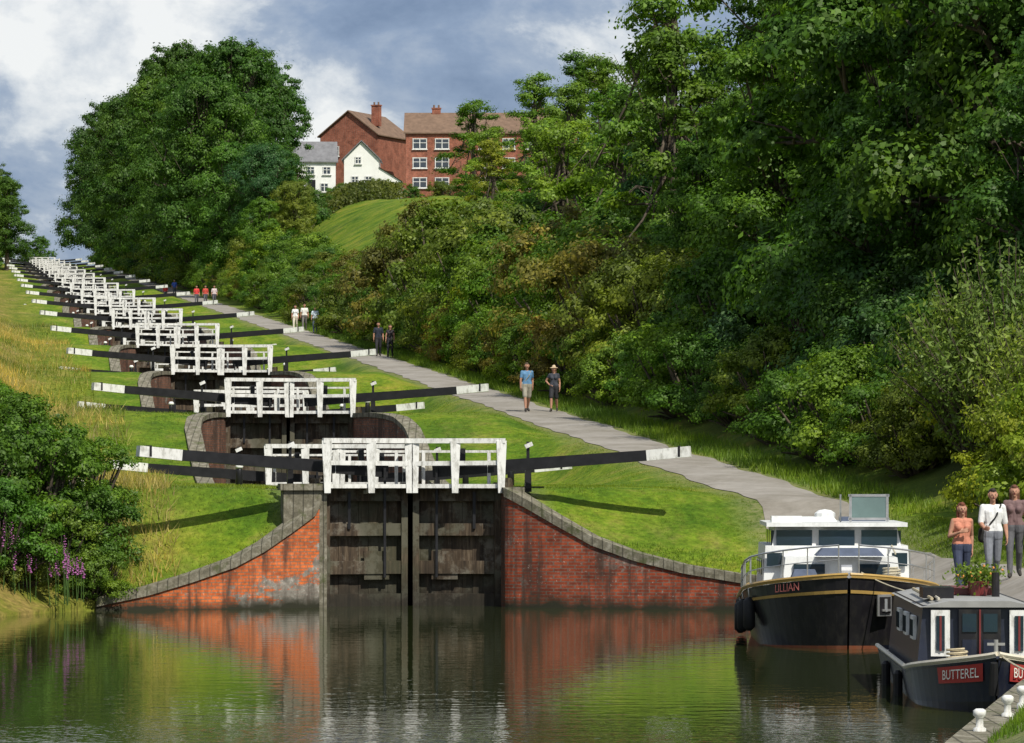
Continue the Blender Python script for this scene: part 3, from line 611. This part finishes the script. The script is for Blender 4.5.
b.box((0,6.6,1.30),(2.9,4.4,1.1),C,taper=.96); b.box((0,6.5,2.00),(2.55,3.9,.46),C,taper=.93); b.box((0,6.45,2.26),(2.75,4.2,.08),C)
b.box((-.55,7.0,2.34),(1.3,1.6,.10),C,taper=.9); b.box((.65,7.2,2.34),(.9,.8,.09),4)
for x in (-.83,0,.83): b.box((x,4.52,1.99),(.70,.06,.33),Wn)
for yy in (5.2,6.3,7.4):
    for sx in (-1,1): b.box((sx*1.245,yy,1.99),(.06,.8,.30),Wn); b.box((sx*1.44,yy,1.42),(.05,.75,.30),Wn)
for x in (-.62,.62): b.box((x,2.66,1.38),(.6,.05,.3),Wn)
for x in (-1.22,1.22): b.box((x,4.37,1.58),(.30,.04,.26),Wn)
b.box((-.95,5.4,2.36),(.6,.6,.12),C); b.tube([(.1,5,2.3),(.1,5,2.85)],.02,3,6); b.ball((-.1,7.2,2.42),(.22,.22,.12),C)
b.box((.15,2.8,1.76),(1.3,1.0,.14),4,taper=.8); b.box((-.75,1.7,1.35),(.55,.6,.2),4,taper=.7)
b.tube([(-.1,.9,1.45),(.1,.9,1.45)],.11,3,10); b.box((0,.9,1.36),(.34,.3,.10),3)
b.tube([(.9+.16*math.cos(t),1.8+.16*math.sin(t),1.33+.004*k) for k,t in enumerate(np.linspace(0,18,40))],.018,5,5)
b.tube([(1.05,3,1.72),(1.1,6,1.98)],.018,5,6)
b.tube([(-1.30+.0*t,5.0+.2*math.cos(t),1.42+.2*math.sin(t)) for t in np.linspace(0,6.283,17)],.045,6,6)
b.obj('cabin',[M_cab,M_win,M_hull,M_metal,M_canvas,simple('rope',(.5,.45,.33),.9),simple('life_ring',(.7,.16,.05),.6)],parent=cr)
b=MB(); x0,x1=.28,1.0
b.box(((x0+x1)/2,4.7,2.60),(x1-x0,.03,.44),0)
for z in (2.37,2.83): b.box(((x0+x1)/2,4.7,z),(.8,.05,.05),1)
for x in (x0,x1): b.box((x,4.7,2.58),(.05,.05,.54),1)
b.obj('windscreen_panel',[simple('pale_glass',(.13,.19,.19),.08,.25,1,spec=.9),M_metal],parent=cr)
b=MB(); ys=[.05,.4,.9,1.6,2.4,3.4,4.4,6,8,10]
for sd in (-1,1):
    top=[h.pt(sd,y,1)+Vector((-sd*.06,.05,.55)) for y in ys]; b.tube(top,.018,0,6); b.tube([p-Vector((0,0,.27)) for p in top],.010,0,6)
    for p in top: b.tube([p,p-Vector((0,0,.56))],.014,0,6)
b.obj('guard_rail',[M_metal],parent=cr)
b=MB()
for sd,y in ((-1,3.6),(-1,5.6),(-1,8.4),(1,4),(-1,2.3)):
    p=h.pt(sd,y,.62)+Vector((sd*.13,-.05,0)); b.tube([p+Vector((0,0,.34)),p+Vector((0,0,.27)),p+Vector((0,0,-.22)),p+Vector((0,0,-.30))],[.04,.12,.12,.04],0,10); b.tube([p+Vector((0,0,.34)),h.pt(sd,y,1)],.012,1,5)
b.obj('fenders',[M_rub,M_white],parent=cr,smooth=True)
b=MB(); hp_=h.pt(1,.28,.62); rz=.75
b.box((hp_.x+.06,hp_.y-.09,.82),(.36,.03,.40),0,rot=rz); b.box((hp_.x+.075,hp_.y-.115,.82),(.27,.03,.31),1,rot=rz); b.beam((hp_.x+.09,hp_.y-.14,.70),(hp_.x+.09,hp_.y-.14,.94),.05,.03,0); b.beam((hp_.x+.01,hp_.y-.20,.73),(hp_.x+.17,hp_.y-.06,.73),.04,.04,0)
b.obj('anchor_plate',[M_metal,M_hull],parent=cr)
tm=text_mesh('LILLIAN',.21,M_letr); h.label(tm,-1,.75,.90,.03); obj('name_lettering',tm,parent=cr)
nb=empty('narrowboat',(6.58,54.2,0),-.035)
h=Hull(10.4,lambda y:1.03*(1-(1-min(y/2.6,1))**1.9)**.8+.015,lambda y:.82-.33*min(1,y/3.2)**.7,.35,-.3,.86)
mm=[M_navy,M_hull,M_cream,M_deck]
h.build(mm,[(0,.42,1,0),(.42,.955,0,0),(.955,1,2,.012)]).obj('hull',mm,parent=nb)
b=MB()
def cab(y0,y1,wb,wt,z0,z1,m):
    b.add([(-wb,y0,z0),(wb,y0,z0),(wb,y1,z0),(-wb,y1,z0),(-wt,y0+.08,z1),(wt,y0+.08,z1),(wt,y1,z1),(-wt,y1,z1)],[(0,1,5,4),(1,2,6,5),(2,3,7,6),(3,0,4,7)],m)
    b.add([(-wt-.05,y0-.06,z1-.03),(wt+.05,y0-.06,z1-.03),(wt+.05,y1,z1-.03),(-wt-.05,y1,z1-.03),(-wt*.55,y0-.06,z1+.06),(wt*.55,y0-.06,z1+.06),(wt*.55,y1,z1+.06),(-wt*.55,y1,z1+.06)],[(0,1,5,4),(1,2,6,5),(3,0,4,7),(4,5,6,7),(2,3,7,6),(0,3,2,1)],5)
cab(3.0,9.8,.90,.80,.40,1.38,0)
for sx in (-1,1):
    b.box((sx*.56,2.975,.98),(.27,.06,.66),3); b.box((sx*.56,2.95,.98),(.12,.06,.50),2)
    b.box((sx*.56,2.945,.98),(.03,.07,.50),4)
    for yy in (4.2,5.8,7.4): b.box((sx*.865,yy,1.02),(.05,.7,.34),3); b.box((sx*.885,yy,1.02),(.04,.58,.24),2)
b.box((0,2.96,.86),(.60,.05,.92),6); b.box((0,2.93,.86),(.025,.06,.92),4)
for x in (-.15,.15): b.box((x,2.93,.72),(.2,.03,.34),0); b.box((x,2.93,1.13),(.2,.03,.26),2)
b.box((-.5,4.6,1.52),(.45,.8,.16),6); b.box((.1,6.3,1.50),(.7,1.4,.10),4); b.tube([(.4,5,1.4),(.4,5,1.8)],.06,6,10); b.tube([(-.65,3.4,1.46),(-.62,8,1.47)],.025,7,6); b.tube([(-.55,3.4,1.46),(-.5,7,1.47)],.02,1,6)
b.box((0,1.9,.60),(.8,1.0,.2),0); b.tube([(-.0,.25,.78),(.0,.25,1.0)],.03,5,8); b.beam((-.12,.25,.94),(.12,.25,.94),.035,.035,5)
b.tube([(-.45+.14*math.cos(t),1.3+.14*math.sin(t),.68+.004*k) for k,t in enumerate(np.linspace(0,18,40))],.016,7,5)
b.obj('cabin',[M_navy,M_cream,M_win,M_white,M_maroon,M_deck,M_hull,simple('rope_pole',(.45,.38,.25),.9)],parent=nb)
for sd in (-1,1):
    bb=MB(); N=14
    for i in range(N):
        y0=.14+.95*i/N; y1=.14+.95*(i+1)/N
        q=[h.pt(sd,y0,.68),h.pt(sd,y1,.68),h.pt(sd,y1,.91),h.pt(sd,y0,.91)]
        for p in q: p.x+=sd*.012; p.y-=.010
        bb.add(q,[(0,1,2,3)],0)
    bb.obj('name_banner',[M_banner],parent=nb)
    tm=text_mesh('BUTTEREL',.19,M_let); h.label(tm,sd,.55,.79,.03); obj('name_lettering',tm,parent=nb)
b=MB()
for sd,y in ((-1,4.5),(-1,7.5),(1,5)):
    p=h.pt(sd,y,.6)+Vector((sd*.09,0,0)); b.tube([p+Vector((0,0,.2)),p+Vector((0,0,.15)),p+Vector((0,0,-.2)),p+Vector((0,0,-.25))],[.03,.07,.07,.03],0,8)
b.tube([h.pt(-1,.02,.9)+Vector((0,-.06,0)),h.pt(-1,.02,.55)+Vector((0,-.07,-.05))],[.05,.07],0,8)
b.obj('fenders',[M_rub],parent=nb)
P_=RNG.normal(size=(700,3))*np.array([.17,.14,.09])+np.array([0,0,.33]); fv=leaves(P_,norm(RNG.normal(size=P_.shape)+np.array([0,0,.5])),.07)
pp=empty('potted_plant',(6.95,59.6,1.42)); 
b=MB(); b.tube([(0,0,0),(0,0,.24)],[.12,.17],0,12); b.obj('tub',[M_maroon],parent=pp)
obj('foliage',quadmesh('pl',fv,np.arange(len(fv)).reshape(-1,4),[M_leaf]),parent=pp,color=(.14,.21,.04))
b=MB(); 
for i in range(16): b.ball((random.gauss(0,.15),random.gauss(-.05,.12),.34+random.gauss(0,.07)),.02,0,6)
b.obj('petals',[simple('petal_orange',(.7,.3,.08),.6)],parent=pp)
def rope(name,a,c,sag):
    a=Vector(a);c=Vector(c); pts=[a.lerp(c,t)+Vector((0,0,-sag*4*t*(1-t))) for t in np.linspace(0,1,14)]; bb=MB(); bb.tube(pts,.014,0,5); bb.obj(name,[bpy.data.materials['rope']])
rope('mooring_rope',(6.58,54.5,.85),(7.15,52.3,.62),.10); rope('mooring_rope',(6.5,74.4,1.42),(7.9,71.5,1.05),.12)
bm=MB(); bm.tube([(0,0,-.1),(0,0,.03),(0,0,.05),(0,0,.14),(0,0,.17),(0,0,.22),(0,0,.24)],[.07,.07,.04,.04,.07,.07,.04],0,12); BM=bm.mesh('mooring_bollard',[M_white],True)
for x,y in ((4.98,42.6),(5.6,45.2),(5.95,46.6)): obj('mooring_bollard',BM,(x,y,Tz(x,y)+.02))
# ------------------------------------------------------------------ people
def person(name,loc,face=0,H=1.75,shirt=(.5,.5,.5),legs=(.05,.05,.06),skin=(.42,.24,.16),hair=(.05,.03,.02),shoes=(.04,.035,.03),shorts=False,sleeve=.5,female=False,hat=None,stride=.22,armL='down',armR='down',bag=None,vox=.011,longhair=False):
    caps=[]; SH,LG,SK,HR,SO,EY,MO,HT,BG=range(9)
    def C(a,ra,b_,rb,l): caps.append((Vector(a),ra,Vector(b_),rb,l))
    f=.92 if female else 1.0; sw=.175*f; hipw=.085
    for s in (-1,1):
        C((s*.085*f,0,1.33),.108*f,(s*.055,0,1.12),.095*f,SH); C((s*.055,0,1.12),.097*f,(s*.075,.0,1.0),.112,SH)
        C((s*.075,0,.97),.114,(s*.08,0,.9),.108,LG); C((s*.03,0,1.40),.075,(s*(sw-.01),0,1.415),.06*f,SH)
        if female: C((s*.075,-.075,1.29),.062,(s*.075,-.06,1.26),.06,SH)
    C((0,.01,1.38),.085,(0,.0,1.1),.10,SH); C((0,.012,1.44),.052,(0,-.012,1.55),.048,SK)
    for s,st in ((-1,stride),(1,-stride)):
        hp=Vector((s*hipw,0,.9)); kn=Vector((s*.092,-st*.55-.02,.49)); an=Vector((s*.09,-st+(.10 if st<0 else 0),.10+(.05 if st<0 else 0)))
        cf=kn.lerp(an,.35)+Vector((0,.012,0))
        if shorts:
            md=hp.lerp(kn,.82); C(hp,.10,md,.088,LG); C(hp.lerp(kn,.6),.068,kn,.055,SK); C(kn,.053,cf,.056,SK); C(cf,.056,an,.036,SK)
        else:
            C(hp,.098,kn,.068,LG); C(kn,.066,cf,.064,LG); C(cf,.064,an,.052,LG)
        heel=an+Vector((0,.03,-.055 if st>=0 else -.035)); toe=an+Vector((s*.02,-.17,-.07 if st>=0 else -.10)); C(heel,.045,toe,.034,SO); C(an,.042,heel,.045,SO)
        C(an.lerp(toe,.5),.04,toe,.034,SO)
    for s,mode in ((-1,armL),(1,armR)):
        sh=Vector((s*sw,0,1.415)); sg=s
        if mode=='down': el=sh+Vector((s*.06,.03*sg,-.285)); wr=el+Vector((s*.01,-.06-.03*sg,-.245)); hd=Vector((0,-.12,-1))
        elif mode=='swing': el=sh+Vector((s*.055,.12,-.27)); wr=el+Vector((s*.0,-.02,-.25)); hd=Vector((0,-.15,-1))
        elif mode=='fwd': el=sh+Vector((s*.05,-.04,-.28)); wr=el+Vector((-s*.03,-.21,-.10)); hd=Vector((-s*.15,-1,.05))
        elif mode=='hip': el=sh+Vector((s*.15,.06,-.24)); wr=Vector((s*.17,-.04,1.03)); hd=Vector((-s*.6,-.5,-.4))
        elif mode=='chest': el=sh+Vector((s*.08,-.02,-.28)); wr=el+Vector((-s*.16,-.17,.08)); hd=Vector((-s*.8,-.3,.25))
        C(sh,.056*f,el,.040*f,SK); C(el,.040*f,el.lerp(wr,.3),.041*f,SK); C(el.lerp(wr,.3),.041*f,wr,.027*f,SK)
        if sleeve>0:
            t=min(sleeve,1); C(sh,.064*f,sh.lerp(el,t),.056*f,SH)
            if sleeve>1: C(el,.056,el.lerp(wr,sleeve-1),.042,SH)
        hd.normalize(); side=Vector((0,-1,0)) if abs(hd.z)>.7 else Vector((0,0,1)); side=(side-hd*side.dot(hd)).normalized(); inn=hd.cross(side).normalized()
        if inn.x*s>0: inn=-inn
        pb=wr+hd*.02; pe=wr+hd*.085
        C(pb+side*.012,.020,pe+side*.026,.014,SK); C(pb-side*.012,.020,pe-side*.026,.013,SK); C(pb,.02,pe,.015,SK)
        for k,(o,l) in enumerate(((.030,.070),(.010,.078),(-.010,.073),(-.030,.058))):
            a=pe+side*o; m=a+(hd+inn*.25).normalized()*l*.5+side*o*.12; e=m+(hd*.8+inn*.65).normalized()*l*.5; C(a,.0095,m,.0088,SK); C(m,.0088,e,.0075,SK)
        a=pb+side*.022; m=a+(side*.8+hd*.6+inn*.3).normalized()*.038; e=m+(hd+side*.15+inn*.3).normalized()*.032; C(a,.014,m,.0105,SK); C(m,.0105,e,.0085,SK)
    hc=Vector((0,-.012,1.635))
    C(hc+Vector((0,.01,.015)),.083,hc+Vector((0,-.012,-.015)),.078,SK); C(hc+Vector((0,-.03,-.045)),.055,hc+Vector((0,-.052,-.085)),.030,SK)
    C(hc+Vector((0,-.088,.008)),.009,hc+Vector((0,-.106,-.022)),.013,SK)
    for s in (-1,1):
        C(hc+Vector((s*.082,.0,.012)),.016,hc+Vector((s*.08,.0,-.022)),.011,SK); C(hc+Vector((s*.03,-.0835,.006)),.008,hc+Vector((s*.033,-.083,.006)),.008,EY)
    C(hc+Vector((-.018,-.088,-.050)),.007,hc+Vector((.018,-.088,-.050)),.007,MO)
    C(hc+Vector((0,.030,.040)),.084,hc+Vector((0,.040,.0)),.080,HR); C(hc+Vector((0,-.018,.078)),.052,hc+Vector((0,.02,.062)),.074,HR)
    if longhair or female: 
        for s in (-1,1): C(hc+Vector((s*.060,.03,.03)),.042,hc+Vector((s*.068,.035,-.13)),.034,HR)
        C(hc+Vector((0,.05,0)),.06,hc+Vector((0,.055,-.15)),.045,HR)
    if hat:
        C(hc+Vector((0,.005,.065)),.088,hc+Vector((0,.005,.09)),.076,HT)
        for k in range(14):
            t=6.283*k/14; C(hc+Vector((.07*math.cos(t),.07*math.sin(t),.058)),.02,hc+Vector((.145*math.cos(t),.15*math.sin(t),.045)),.013,HT)
    if bag:
        C((.14,-.04,1.46),.016,(.03,-.125,1.25),.016,BG); C((.03,-.125,1.25),.016,(-.15,-.06,1.0),.016,BG); C((-.19,.0,.99),.07,(-.19,.02,.86),.075,BG)
    b=MB()
    for a,ra,c,rb,l in caps:
        d=c-a; L=d.length
        if L<1e-5: b.ball(a,ra,0,10); continue
        n=10 if ra>.03 else 7; d.normalize(); pts=[];rs=[]
        for k in range(5): t=-math.pi/2+math.pi/2*k/4; pts.append(a+d*ra*math.sin(t)*.999); rs.append(max(ra*math.cos(t),.0005))
        for k in range(1,5): t=math.pi/2*k/4; pts.append(c+d*rb*math.sin(t)*.999); rs.append(max(rb*math.cos(t),.0005))
        pts.insert(5,c); rs.insert(5,rb)
        U=Vector((0,0,1)) if abs(d.z)<.9 else Vector((1,0,0)); A=d.cross(U).normalized(); B=d.cross(A); vs=[];fs=[]
        for p,r in zip(pts,rs):
            for k in range(n): t=2*math.pi*k/n; vs.append(p+A*math.cos(t)*r+B*math.sin(t)*r)
        for i in range(len(pts)-1):
            for k in range(n): fs.append((i*n+k,i*n+(k+1)%n,(i+1)*n+(k+1)%n,(i+1)*n+k))
        fs.append(tuple(range(n-1,-1,-1))); fs.append(tuple((len(pts)-1)*n+k for k in range(n))); b.add(vs,fs,0)
    me=b.mesh('tmp',[]); o=bpy.data.objects.new('tmp',me); COL.objects.link(o)
    md=o.modifiers.new('r','REMESH'); md.mode='VOXEL'; md.voxel_size=vox
    sm=o.modifiers.new('s','SMOOTH'); sm.iterations=2; sm.factor=.4
    dg=bpy.context.evaluated_depsgraph_get(); me2=bpy.data.meshes.new_from_object(o.evaluated_get(dg)); bpy.data.objects.remove(o)
    n=len(me2.polygons); cen=np.zeros(n*3,np.float32); me2.polygons.foreach_get('center',cen); cen=cen.reshape(-1,3)
    best=np.full(n,1e9); lab=np.zeros(n,np.int32)
    for a,ra,c,rb,l in caps:
        A=np.array(a);D=np.array(c)-A; L=max((D**2).sum(),1e-9); t=np.clip(((cen-A)@D)/L,0,1); dist=np.linalg.norm(cen-A-t[:,None]*D,axis=1)-(ra+(rb-ra)*t)
        if l in (EY,MO): dist=dist-.004
        k=dist<best; best[k]=dist[k]; lab[k]=l
    me2.materials.clear()
    cols={SH:shirt,LG:legs,SK:skin,HR:hair,SO:shoes,EY:(.02,.015,.012),MO:(.28,.09,.08),HT:hat or (.5,.4,.3),BG:bag or (.1,.1,.1)}
    for l in range(9): me2.materials.append(simple(name+'_m%d'%l,cols[l],.75,.18,14,bump=.1))
    me2.polygons.foreach_set('material_index',lab); me2.polygons.foreach_set('use_smooth',np.ones(n,bool)); me2.update()
    s=H/1.745; x,y=loc; return obj(name,me2,(x,y,Tz(x,y)+.035),face,scale=s)
SKN=(.40,.21,.14)
person('woman',(8.12,72.2),.15,1.72,(.50,.20,.13),(.04,.05,.09),SKN,(.14,.045,.025),sleeve=0,female=True,armL='chest',armR='swing',stride=.2,vox=.008)
person('man',(8.70,72.4),.1,1.77,(.68,.68,.68),(.18,.19,.22),SKN,(.03,.022,.018),sleeve=.9,armL='fwd',armR='down',bag=(.02,.02,.02),stride=.16,vox=.008)
person('woman',(9.17,73.0),-.1,1.68,(.16,.10,.10),(.10,.10,.11),SKN,(.12,.05,.03),sleeve=.5,female=True,armL='fwd',stride=.2,vox=.011)
person('man',(.55,147.5),.2,1.80,(.10,.22,.38),(.30,.28,.23),SKN,(.10,.07,.05),shorts=True,sleeve=.6,armR='swing',bag=(.25,.24,.2))
person('woman',(1.55,148),-.1,1.68,(.045,.05,.065),(.03,.03,.035),SKN,(.10,.05,.03),female=True,hat=(.55,.42,.28),sleeve=.4,armL='hip',shorts=True,stride=.18)
person('man',(-7.05,211),.1,1.80,(.02,.025,.04),(.03,.03,.035),SKN,vox=.014,stride=.15,sleeve=.7)
person('woman',(-6.4,210),-.1,1.70,(.03,.025,.03),(.03,.03,.035),SKN,female=True,vox=.014,stride=.2,sleeve=.3)
person('woman',(-14.2,262),.0,1.68,(.7,.7,.7),(.6,.55,.45),SKN,female=True,vox=.016,sleeve=.6)
person('man',(-13.7,264),.0,1.75,(.72,.7,.65),(.15,.14,.13),SKN,vox=.016,sleeve=.6)
person('man',(-12.7,258),.0,1.7,(.6,.68,.75),(.08,.10,.16),SKN,vox=.016,sleeve=.6)
for x,y,c in ((-27.6,350,(.6,.05,.05)),(-26.9,351,(.5,.07,.05)),(-26.2,352,(.6,.5,.5)),(-33.8,390,(.6,.04,.04)),(-33.0,391,(.05,.1,.4))):
    person('man',(x,y),.1,1.72,c,(.1,.1,.12),SKN,vox=.02,sleeve=.8)
# ------------------------------------------------------------------ light, sky, camera
el=math.radians(50); az=math.radians(30)
sd=Vector((math.sin(az)*math.cos(el),-math.cos(az)*math.cos(el),math.sin(el)))
L=bpy.data.lights.new('sun','SUN'); L.energy=5.0; L.angle=math.radians(.5); L.color=(1,.95,.84)
lo=bpy.data.objects.new('sun',L); COL.objects.link(lo); lo.rotation_euler=sd.to_track_quat('Z','Y').to_euler()
w=bpy.data.worlds.new('World'); scene.world=w; w.use_nodes=True; nt=NT(w)
sky=nt.n('ShaderNodeTexSky'); sky.sky_type='NISHITA'; sky.sun_disc=False; sky.sun_elevation=el; sky.sun_rotation=math.atan2(sd.x,sd.y)
tc=nt.n('ShaderNodeTexCoord'); gv=tc.outputs['Generated']
mp=nt.n('ShaderNodeMapping'); mp.inputs['Scale'].default_value=(1,1,1.5); mp.inputs['Location'].default_value=(.138,.0,.365); nt.l(gv,mp.inputs[0])
n1=noise(nt,mp.outputs[0],13,9,.6,.35); n2=noise(nt,mp.outputs[0],34,7,.6,.2)
h1=mth(nt,'MULTIPLY_ADD',n2,.32,mth(nt,'MULTIPLY',n1,.76))
cc=ramp(nt,h1,[(.40,(.17,.24,.39)),(.48,(.25,.33,.49)),(.54,(.37,.44,.57)),(.585,(.66,.70,.76)),(.65,(.97,.97,.96))])
b1=nt.n('ShaderNodeBackground'); nt.l(sky.outputs[0],b1.inputs[0]); b1.inputs[1].default_value=.10
b2=nt.n('ShaderNodeBackground'); nt.l(cc,b2.inputs[0]); b2.inputs[1].default_value=1.0
ms=nt.n('ShaderNodeMixShader'); ms.inputs[0].default_value=.84; nt.l(b1.outputs[0],ms.inputs[1]); nt.l(b2.outputs[0],ms.inputs[2])
o=nt.n('ShaderNodeOutputWorld'); nt.l(ms.outputs[0],o.inputs[0])
cam=bpy.data.cameras.new('camera'); co=bpy.data.objects.new('camera',cam); COL.objects.link(co)
cam.sensor_width=36; cam.lens=4000/1024*36; cam.shift_y=(473-371.5)/1024; cam.clip_end=6000; cam.clip_start=.5
co.location=(0,0,3.27); co.rotation_euler=(math.pi/2,0,0); scene.camera=co
scene.view_settings.view_transform='Standard'; scene.view_settings.look='None'; scene.view_settings.exposure=0
